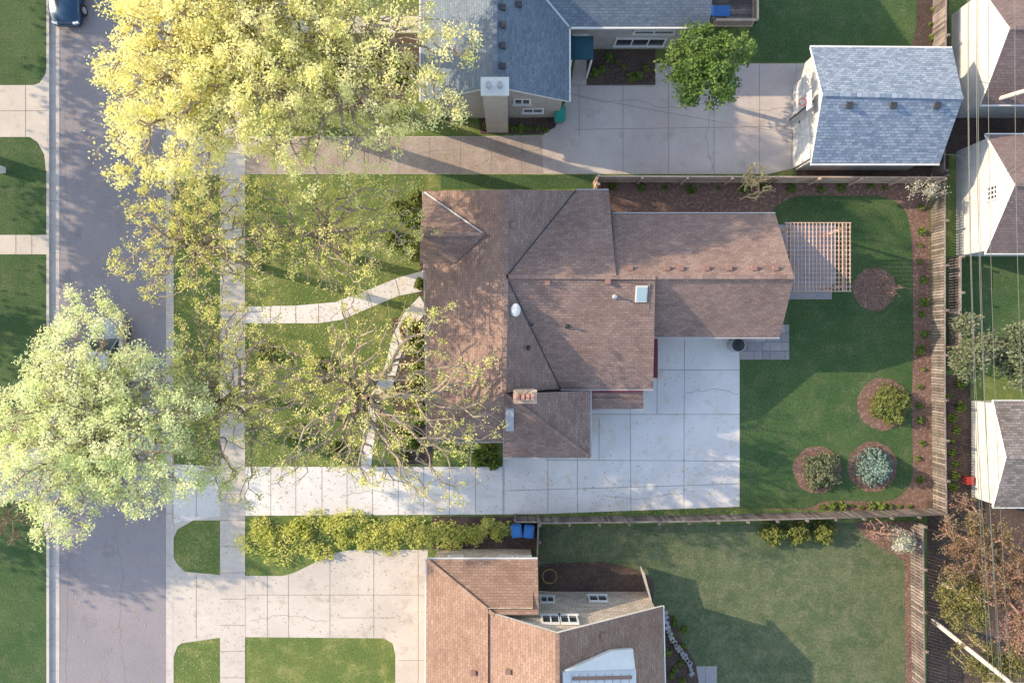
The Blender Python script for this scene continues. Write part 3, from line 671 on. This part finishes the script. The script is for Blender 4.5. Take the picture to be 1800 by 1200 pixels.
# ---------------------------------------------------------------- cars
def car(b,rot,paint,label,suv):
    E=empty('parked_car',(0,0,0),label,'car','cars parked along the kerb')
    mb=MB(); zt=1.0 if suv else .88; R=1.68 if suv else 1.42
    secs=[(-2.33,.70,.70),(-2.27,.82,zt-.06),(-1.9,.90,zt),(-1.0,.93,zt+.02),(.3,.93,zt+.02),(1.0,.92,zt),(1.7,.89,zt-.07),(2.15,.80,zt-.18),(2.32,.66,zt-.34)]
    vs=[];fs=[]
    for y,hw,z in secs:
        vs+=[(-hw*.95,y,.25),(-hw,y,.5),(-hw*.98,y,z-.14),(-hw*.84,y,z),(0,y,z+.04),(hw*.84,y,z),(hw*.98,y,z-.14),(hw,y,.5),(hw*.95,y,.25)]
    for k in range(len(secs)-1):
        for i in range(9): fs.append((k*9+i,k*9+(i+1)%9,(k+1)*9+(i+1)%9,(k+1)*9+i))
    fs.append(tuple(range(8,-1,-1))); fs.append(tuple((len(secs)-1)*9+i for i in range(9)))
    mb.add(vs,fs); mb.obj('car_body',paint,E,smooth=True)
    yb0,yb1=(-2.1,1.05) if suv else (-1.75,1.0); yt0,yt1=(-1.8,.25) if suv else (-1.1,.2)
    def fr(z,y0,y1,w): return [(-w,y0,z),(w,y0,z),(w*.95,y1,z),(-w*.95,y1,z)]
    mb=MB(); mb.add(fr(zt,yb0,yb1,.82)+fr(R-.05,yt0,yt1,.64),[(0,1,5,4),(1,2,6,5),(2,3,7,6),(3,0,4,7),(4,5,6,7)]); mb.obj('windows',M['glass'],E)
    mb=MB(); mb.add(fr(R-.05,yt0-.06,yt1+.06,.66)+fr(R,yt0+.06,yt1-.08,.58),[(0,1,5,4),(1,2,6,5),(2,3,7,6),(3,0,4,7),(4,5,6,7)])
    for s in (-1,1):
        a=fr(zt,yb0,yb1,.825);t=fr(R-.05,yt0,yt1,.645)
        for u,v in ((0,0),(1,1),(2,2),(3,3)): mb.beam(a[u],t[v],.07,.05)
        mb.beam((s*.82,-.4,zt),(s*.65,-.4,R-.05),.06,.05)
    mb.obj('car_roof',paint,E)
    for s in (-1,1):
        mb=MB(); mb.box((s*1.0,.75,zt+.08),(.2,.12,.14)); mb.obj('wing_mirror',paint,E)
        mb=MB(); mb.box((s*.6,2.22,zt-.3),(.3,.14,.14),a=-s*.3); mb.obj('headlight',M['lampw'],E)
        mb=MB(); mb.box((s*.68,-2.3,zt-.18),(.2,.1,.2)); mb.obj('taillight',M['lampr'],E)
        for y in (-1.4,1.4):
            mb=MB(); mb.tube((s*.72,y,.33),(s*.94,y,.33),.33,n=18); w=mb.obj('wheel',M['rubber'],E); mb=MB(); mb.tube((s*.93,y,.33),(s*.955,y,.33),.2,n=14); mb.obj('rim',M['metal'],w)
    E.location=b; E.rotation_euler=(0,0,rot)
a=L(124,22,-.125); car((a[0],a[1]+1.4,a[2]),math.pi,M['navy'],'dark blue car parked beside the kerb',False)
car(Vector(L(200,626,-.125)),0,M['silver'],'pale silver sport utility car under street tree',True)
# ---------------------------------------------------------------- vegetation
def npmesh(name,V,nper,mat,smooth=False):
    V=np.asarray(V,dtype=np.float32).reshape(-1,3); nf=len(V)//nper
    me=bpy.data.meshes.new(name); me.vertices.add(len(V)); me.vertices.foreach_set('co',V.ravel())
    me.loops.add(len(V)); me.loops.foreach_set('vertex_index',np.arange(len(V),dtype=np.int32))
    me.polygons.add(nf); me.polygons.foreach_set('loop_start',np.arange(nf,dtype=np.int32)*nper)
    try: me.polygons.foreach_set('loop_total',np.full(nf,nper,dtype=np.int32))
    except Exception: pass
    me.materials.append(mat); me.update(calc_edges=True); return me
def leaves(C,size,rng,up=.5,elong=1.5):
    n=len(C); N=rng.normal(size=(n,3)); N[:,2]=np.abs(N[:,2])+up; N/=np.linalg.norm(N,axis=1)[:,None]
    T=rng.normal(size=(n,3)); T-=N*(T*N).sum(1)[:,None]; T/=np.linalg.norm(T,axis=1)[:,None]; B=np.cross(N,T)
    s=(size*rng.uniform(.55,1.35,n))[:,None]
    a=C+T*s*.5*elong; b=C+B*s*.5; c=C-T*s*.5*elong; d=C-B*s*.5
    return np.stack([a,b,c,d],1).reshape(-1,3)
def tubes(P,Q,r0,r1,k=4):
    D=Q-P; Ln=np.linalg.norm(D,axis=1); ok=Ln>1e-4; P,Q,D,r0,r1,Ln=P[ok],Q[ok],D[ok],r0[ok],r1[ok],Ln[ok]
    D=D/Ln[:,None]; U=np.where(np.abs(D[:,2:3])<.9,np.array([[0,0,1.]]),np.array([[1.,0,0]])); A=np.cross(U,D); A/=np.linalg.norm(A,axis=1)[:,None]; B=np.cross(D,A)
    out=[]
    for i in range(k):
        t0=2*math.pi*i/k;t1=2*math.pi*(i+1)/k
        def R(t): return A*math.cos(t)+B*math.sin(t)
        e0=R(t0);e1=R(t1)
        out.append(np.stack([P+e0*r0[:,None],P+e1*r0[:,None],Q+e1*r1[:,None],Q+e0*r1[:,None]],1))
    return np.concatenate(out).reshape(-1,3)
def skeleton(base,cen,rad,ntip,rng,fork=.45,shell=.45,pen=.35,lump=.25,bc=.38):
    base=np.array(base,float);cen=np.array(cen,float);rad=np.array(rad,float)
    D=rng.normal(size=(ntip,3)); D/=np.linalg.norm(D,axis=1)[:,None]
    ph=rng.uniform(0,6.28,6)
    az=np.arctan2(D[:,1],D[:,0]); lob=1+lump*(.5*np.sin(3*az+ph[0])+.5*np.sin(5*az+ph[1]+2*D[:,2])+.5*np.sin(9*az+ph[2]))
    r=rng.uniform(0,1,ntip)**shell
    D[:,2]=np.where(D[:,2]<-.4,-D[:,2],D[:,2])
    T=cen+D*rad*(r*lob)[:,None]
    nc=max(6,ntip//14); ctr=T[rng.choice(ntip,nc,replace=False)]
    dd=((T[:,None,:]-ctr[None])**2).sum(2); near=ctr[dd.argmin(1)]; T=T+(near-T)*bc
    nmax=ntip*14+60; N=np.zeros((nmax,3)); par=-np.ones(nmax,int); pl=np.zeros(nmax); cnt=0
    fz=cen[2]-rad[2]*fork; fk=np.array([cen[0]*.5+base[0]*.5,cen[1]*.5+base[1]*.5,fz])
    K=7
    for i in range(K+1):
        t=i/K; N[cnt]=base*(1-t)+fk*t+np.array([math.sin(t*5+ph[3]),math.cos(t*4+ph[4]),0])*.08*t*(1-t)*4; par[cnt]=cnt-1; cnt+=1
    tn=cnt-1
    order=np.argsort(np.linalg.norm(T-fk,axis=1)); tips=[]
    for j in order:
        d=np.linalg.norm(N[tn:cnt]-T[j],axis=1)+pen*pl[tn:cnt]
        k=tn+int(np.argmin(d)); p=N[k].copy(); v=T[j]-p; l=np.linalg.norm(v); m=max(1,min(13,int(l/.4)))
        if cnt+m>=nmax:break
        perp=rng.normal(size=3)*.09*l
        for i in range(1,m+1):
            t=i/m; q=p+v*t+perp*math.sin(math.pi*t)+rng.normal(size=3)*.055+np.array([0,0,.06*l*math.sin(math.pi*t)])
            N[cnt]=q; par[cnt]=k; pl[cnt]=pl[k]+l/m; k=cnt; cnt+=1
        tips.append(k)
    N=N[:cnt];par=par[:cnt]; w=np.zeros(cnt); w[tips]=1
    for i in range(cnt-1,0,-1): w[par[i]]+=w[i]
    return N,par,w,np.array(tips)
def tree(name,label,cat,base,cen,rad,ntip,nleaf,lsize,lmat,seed,bmat=None,clus=.35,trunk=.28,bare=.15,shell=.45,pen=.35,lump=.25,fork=.45,group=None,tip_r=.011,up=.5,node_leaf=False,elong=1.5,bc=.38):
    rng=np.random.default_rng(seed)
    N,par,w,tips=skeleton(base,cen,rad,ntip,rng,fork,shell,pen=pen,lump=lump,bc=bc)
    E=empty(name,base,label,cat,group); B=np.array(base,float)
    ww=np.maximum(w,1); r=np.minimum(tip_r*ww**.52,trunk*1.0)
    sel=np.arange(1,len(N)); P=N[par[sel]]-B; Q=N[sel]-B
    r1=r[sel]; r0=np.minimum(r[par[sel]],r1*1.35)
    r0[:7]=np.linspace(trunk*1.4,trunk,7); r1[:7]=np.linspace(trunk*1.35,trunk*.95,7)
    me=npmesh('trunk',tubes(P,Q,r0,r1,5),4,bmat or M['bark']); reg('trunk',me,E,B)
    if nleaf:
        wt=rng.uniform(.2,1,len(tips)); wt[rng.uniform(size=len(tips))<bare]=.03
        src=N[tips]
        if node_leaf:
            q=np.where(w<=2)[0]; q=q[q>8]; src=N[q]; wt=rng.uniform(.1,1,len(q)); wt[rng.uniform(size=len(q))<bare]=.02
        idx=rng.choice(len(src),nleaf,p=wt/wt.sum())
        C=src[idx]+rng.normal(size=(nleaf,3))*clus*np.array([1,1,.7])-B
        me=npmesh('crown',leaves(C,lsize,rng,up,elong),4,lmat); reg('crown',me,E,B)
    return E
def tr(name,label,cat,bp,cp,h,rp,rz,ntip,nleaf,ls,lm,seed,**k):
    c=W(cp[0],cp[1],h); kk=(H-h)/H/S
    return tree(name,label,cat,L(*bp),c,(rp[0]*kk,rp[1]*kk,rz),ntip,nleaf,ls,lm,seed,**k)
mp=dict(node_leaf=True,bc=.10,clus=.17,shell=.5,tip_r=.011,elong=1.7)
tr('maple_tree','large maple with dense yellow spring foliage in front yard','tree',(520,215),(380,120),10,(210,210),2.6,2200,56000,.078,M['lf_maple'],11,trunk=.34,bare=.3,**mp)
tr('maple_tree','spreading maple with bright yellow spring foliage','tree',(655,185),(625,130),9.3,(200,180),2.1,1400,19000,.075,M['lf_maple'],12,trunk=.3,bare=.35,**mp)
tr('maple_tree','maple with yellow foliage beside the pavement','tree',(500,60),(470,-30),9.5,(215,150),2.5,1100,19000,.078,M['lf_maple'],13,trunk=.3,bare=.3,**mp)
sp=dict(node_leaf=True,bc=.15,clus=.12)
tr('street_tree','sparse spring tree with yellow-green buds by pavement','tree',(455,470),(350,415),7.3,(150,140),1.9,1000,9500,.068,M['lf_sparse'],14,bare=.3,trunk=.2,tip_r=.010,**sp)
tr('garden_tree','sparse leafed tree over the front lawn','tree',(600,450),(585,405),7.0,(175,105),1.7,850,6800,.068,M['lf_sparse'],15,bare=.35,trunk=.22,tip_r=.010,**sp)
tr('garden_tree','large bare-branched tree with sparse yellow-green leaves','tree',(640,665),(660,710),6.8,(240,180),2.1,1500,9500,.068,M['lf_sparse'],16,bare=.4,trunk=.27,tip_r=.0125,pen=.5,**sp)
tr('street_tree','sparse budding tree beside the pavement','tree',(463,700),(405,690),6.6,(115,190),1.9,850,7500,.068,M['lf_sparse'],17,bare=.3,trunk=.2,tip_r=.010,**sp)
tr('street_tree','dense pale green street tree on the parkway','tree',(340,725),(178,745),8,(190,190),2.5,2100,54000,.072,M['lf_pale'],18,clus=.17,trunk=.3,bare=.25,lump=.28,node_leaf=True,bc=.12,shell=.5,elong=1.7)
tr('garden_tree','rounded green leafy tree beside the driveway','tree',(1205,165),(1240,122),3.6,(80,76),1.6,320,12000,.12,M['lf_green'],19,clus=.17,trunk=.12,bare=.15,lump=.3)
tr('garden_tree','grey-green bushy tree beyond the fence','tree',(1665,610),(1708,612),3,(42,48),1.3,120,6000,.11,M['lf_gray'],20,clus=.2,trunk=.1)
tr('garden_tree','grey-green bushy tree beyond the fence','tree',(1735,605),(1785,622),3.2,(50,70),1.4,150,8000,.12,M['lf_gray'],21,clus=.22,trunk=.1)
tr('garden_tree','reddish brown tree with fine twigs','tree',(1665,930),(1705,950),3.6,(70,80),1.5,430,6000,.07,M['lf_red'],22,bmat=M['barkr'],clus=.14,trunk=.1,tip_r=.012)
tr('garden_tree','russet twiggy tree over bare soil','tree',(1715,980),(1775,1010),4,(65,90),1.6,430,5000,.07,M['lf_red'],23,bmat=M['barkr'],clus=.14,trunk=.1,tip_r=.012)
tr('garden_tree','olive budding tree behind the fence','tree',(1650,1020),(1690,1055),3.5,(50,60),1.4,260,5000,.08,M['lf_olive'],24,clus=.15,trunk=.1)
tr('blossom_tree','small tree with pink blossom','tree',(1725,1050),(1785,1095),3.8,(50,65),1.4,240,2000,.08,M['lf_pink'],25,bmat=M['barkr'],clus=.14,trunk=.09)
tr('garden_tree','olive budding tree behind the fence','tree',(1700,1110),(1740,1165),3.5,(60,50),1.4,260,5000,.08,M['lf_olive'],26,clus=.15,trunk=.1)
tr('bare_shrub','brown twiggy shrub beside the drive','shrub',(40,900),(22,915),1.6,(42,42),.9,200,900,.05,M['lf_red'],27,bmat=M['barky'],clus=.1,trunk=.05,tip_r=.012)
tr('bare_shrub','yellowish bare ornamental tree in mulch','shrub',(1330,330),(1325,322),1.8,(40,36),.9,140,250,.05,M['lf_sparse'],28,bmat=M['barky'],clus=.1,trunk=.06,tip_r=.018)
tr('small_tree','young tree with fine purplish bare twigs in mulch ring','tree',(1541,508),(1546,504),1.2,(38,34),.6,300,500,.04,M['lf_red'],29,bmat=M['barkr'],clus=.08,trunk=.04,tip_r=.006)
tr('blossom_shrub','white blossoming shrub beside the fence','shrub',(1573,952),(1583,950),1.3,(26,28),.7,90,1500,.07,M['lf_white'],30,clus=.12,trunk=.05)
tr('blossom_shrub','sparse white blossoming shrub in corner bed','shrub',(1608,340),(1622,335),1.6,(34,24),.7,110,500,.06,M['lf_white'],31,clus=.14,trunk=.05)
tr('bare_shrub','dry twiggy shrub by fence corner','shrub',(1530,935),(1545,930),1.3,(40,22),.6,140,200,.05,M['lf_red'],32,bmat=M['barkr'],clus=.1,trunk=.05)
off=tree('street_tree','large unseen tree across the street, added for its shade','tree',(-39,13,0),(-39,13,7),(6,6.5,2.8),300,16000,.22,M['lf_maple'],40,clus=.5,trunk=.35,group='unseen shade trees across the street')  # out-of-view trees added to cast shade on the road
for x,y,s,r in ((-40,4,1.0,1.2),(-38,25,1.05,2.3),(-40,-5,.95,4.0)):
    copy_thing(off,(x,y,0),r,s)
def shrub_mesh(n,ls,seed,rx=1,rz=.8):
    rng=np.random.default_rng(seed); D=rng.normal(size=(n,3)); D/=np.linalg.norm(D,axis=1)[:,None]; D[:,2]=np.abs(D[:,2])
    az=np.arctan2(D[:,1],D[:,0]); ph=rng.uniform(0,6,4)
    r=(rng.uniform(.35,1,n)**.5)*(1+.13*np.sin(4*az+ph[0])+.1*np.sin(7*az+4*D[:,2]+ph[1])+.1*np.sin(9*D[:,2]*2+ph[2]+3*az))
    C=D*r[:,None]*np.array([rx,rx,rz])+np.array([0,0,.12])
    return leaves(C,ls,rng,.3)
def shrub(name,label,px,py,rpx,mat,seed,h=None,n=2600,ls=.12,group=None,loose=1):
    r=rpx/S; h=h or r*1.1; b=Vector(L(px,py))
    E=empty(name,b,label,'shrub',group)
    me=npmesh('foliage',shrub_mesh(n,ls/r,seed)*np.array([r*loose,r,h]),4,mat); reg('foliage',me,E,b)
    rng=random.Random(seed); mb=MB()
    for i in range(6):
        t=rng.uniform(0,6.28); mb.tube(b,b+Vector((math.cos(t)*r*.6,math.sin(t)*r*.6,h*.6)),.02,.008,5)
    mb.obj('stem',M['bark'],E); return E
shrub('shrub','rounded yellow-green shrub in mulch ring',1560,710,34,M['lf_yshrub'],1,1.0,3800,.08)
shrub('shrub','rounded grey-green shrub in mulch ring',1440,826,32,M['lf_gray'],2,1.0,3800,.08)
for i,(x,y) in enumerate(((1356,935),(1399,934),(1443,933))): shrub('shrub','rounded light green shrub on the lawn edge',x,y,21,M['lf_yshrub'],3+i,.9,2000,.08,'row of rounded shrubs')
def spruce(px,py,rpx,h):
    b=Vector(L(px,py)); E=empty('spruce_tree',b,'small blue-green spruce in mulch ring','tree'); rng=np.random.default_rng(9); C=[];P=[];Q=[]
    R=rpx/S
    for k in range(9):
        z=h*(k+.5)/9.5; rr=R*(1-z/h)**.8+.05; nb=max(5,int(16*(1-z/h)+4))
        for i in range(nb):
            t=2*math.pi*(i+rng.uniform(-.3,.3))/nb; e=np.array([math.cos(t)*rr,math.sin(t)*rr,z-.1+.1*rng.uniform()]); s=np.array([0,0,z]); P.append(s);Q.append(e)
            m=int(14+40*rr/R); u=rng.uniform(.15,1,m)[:,None]; C.append(s*(1-u)+e*u+rng.normal(size=(m,3))*.045)
    C=np.concatenate(C); me=npmesh('needles',leaves(C,.075,rng,.3,2.2),4,M['lf_spruce']); reg('needles',me,E,b)
    P.append(np.zeros(3));Q.append(np.array([0,0,h])); P=np.array(P);Q=np.array(Q); r=np.full(len(P),.012); r[-1]=.05
    reg('trunk',npmesh('trunk',tubes(P,Q,r,r*.5,5),4,M['bark']),E,b)
spruce(1532,819,36,1.7)
sh=random.Random(5)
for i in range(42):
    x=442+i*10.8; y=914+sh.uniform(0,44)-(4 if x>600 else 0)+(16*sh.random() if x<590 else 0)
    shrub('hedge_shrub','loose yellow-green hedge shrub beside the driveway',x+sh.uniform(-8,8),y,11+sh.uniform(0,12),M['lf_hedge'],50+i,sh.uniform(.25,.75),330,.08,'row of hedge shrubs',loose=sh.uniform(.9,1.6))
for i,(x,y,r) in enumerate(((720,575,15),(733,610,16),(738,650,16),(728,690,17),(738,730,16),(722,770,18),(705,800,14),(860,795,17),(868,812,12),(740,500,10),(725,440,16),(728,390,15),(735,350,13),(470,90,20),(560,110,18),(650,90,20),(700,130,18),(610,160,16),(700,370,18),(690,420,14),(845,805,14),(560,640,14),(520,760,18),(590,790,15),(470,620,14))):
    shrub('foundation_shrub','low leafy shrub in a planting bed',x,y,r,[M['lf_shrub'],M['lf_yshrub']][i%3==0],180+i,.7,1100,.10,'low shrubs in planting beds')
pl=[]
for i in range(12): pl.append((1080+i*44+sh.uniform(-12,12),330+sh.uniform(-2,4)))
for i in range(16): pl.append((1617+sh.uniform(-4,6),370+i*31+sh.uniform(-8,8)))
for i in range(10): pl.append((1445+i*17,889+sh.uniform(-2,2)))
for i in range(10): pl.append((1680+sh.uniform(-18,15),675+i*20))
for i in range(8): pl.append((1045+i*13,100+sh.uniform(0,40)))
for i in range(8): pl.append((855+i*15,225+sh.uniform(-5,5)))
for i in range(12): pl.append((1175+sh.uniform(-5,32),1085+i*10))
for i in range(7): pl.append((1638+sh.uniform(-3,6),20+i*24))
pb=None
for i,(x,y) in enumerate(pl):
    b=Vector(L(x,y))
    if pb is None:
        pb=reg('perennial_plant',npmesh('perennial_plant',shrub_mesh(160,.5,3)*.22,4,M['lf_shrub']),None,b,'small green perennial clump in mulch','plant',None,'perennial clumps in beds')
    else:
        o=pb.copy(); COL.objects.link(o); o.location=b; o.rotation_euler=(0,0,sh.uniform(0,6)); s=sh.uniform(.5,1.25); o.scale=(s,s,s)
tb=None
for i in range(9):
    x=718+sh.uniform(-10,12); y=582+sh.uniform(-14,14); b=Vector(L(x,y))
    if tb is None:
        tb=reg('flowering_plant',npmesh('flowering_plant',shrub_mesh(60,.6,8)*np.array([.16,.16,.45]),4,M['lf_pink']),None,b,'pink flowering plant in front bed','plant',None,'pink flowers')
    else: o=tb.copy(); COL.objects.link(o); o.location=b
rng=np.random.default_rng(77); C=[]
for (x0,x1,y0,y1,n) in ((104,300,-50,1250,1800),(387,1300,820,905,900),(1050,1300,600,890,200),(387,431,0,1200,500),(431,1000,240,306,900),(431,752,966,1120,400),(305,387,0,1200,900),(431,745,310,820,3000)):
    a=rng.uniform(x0,x1,n);b=rng.uniform(y0,y1,n); z=-.115 if x1==300 else .03
    C.append(np.stack([(a-900)/S,(600-b)/S,np.full(n,z)],1))
C=np.concatenate(C); me=npmesh('fallen_leaves',leaves(C,.05,rng,6),4,M['lf_litter']); reg('fallen_leaves',me,None,Vector((0,0,0)),kind='stuff',label='scattered pale seed husks on paving and grass',cat='leaf litter')
for o in bpy.data.objects:
    if '_b' in o: del o['_b']
    if o.parent is not None:
        for k in ('category','group'):
            if k in o: del o[k]
# ---------------------------------------------------------------- light & camera
w=bpy.data.worlds.new('World'); sc.world=w; w.use_nodes=True; nt=w.node_tree
bg=nt.nodes['Background']; sk=nt.nodes.new('ShaderNodeTexSky'); sk.sky_type='NISHITA'; sk.sun_disc=False
EL=math.radians(22); AZ=math.radians(-74)
sk.sun_elevation=EL; sk.sun_rotation=AZ; sk.air_density=1; sk.dust_density=1
hs=nt.nodes.new('ShaderNodeHueSaturation'); hs.inputs['Saturation'].default_value=.78
nt.links.new(sk.outputs[0],hs.inputs['Color']); nt.links.new(hs.outputs[0],bg.inputs[0]); bg.inputs[1].default_value=.46
sd=Vector((math.sin(AZ)*math.cos(EL),math.cos(AZ)*math.cos(EL),math.sin(EL)))
l=bpy.data.lights.new('sun','SUN'); l.energy=8.5; l.angle=math.radians(.5); l.color=(1,.79,.55); lo=bpy.data.objects.new('sun',l); COL.objects.link(lo)
lo.rotation_euler=sd.to_track_quat('Z','Y').to_euler(); lo.location=(0,0,60)
cam=bpy.data.cameras.new('camera'); cam.lens=24; cam.sensor_width=36; cam.clip_end=1000; co=bpy.data.objects.new('camera',cam); COL.objects.link(co); co.location=(0,0,H); sc.camera=co
sc.view_settings.view_transform='Standard'; sc.view_settings.look='None'; sc.view_settings.exposure=0
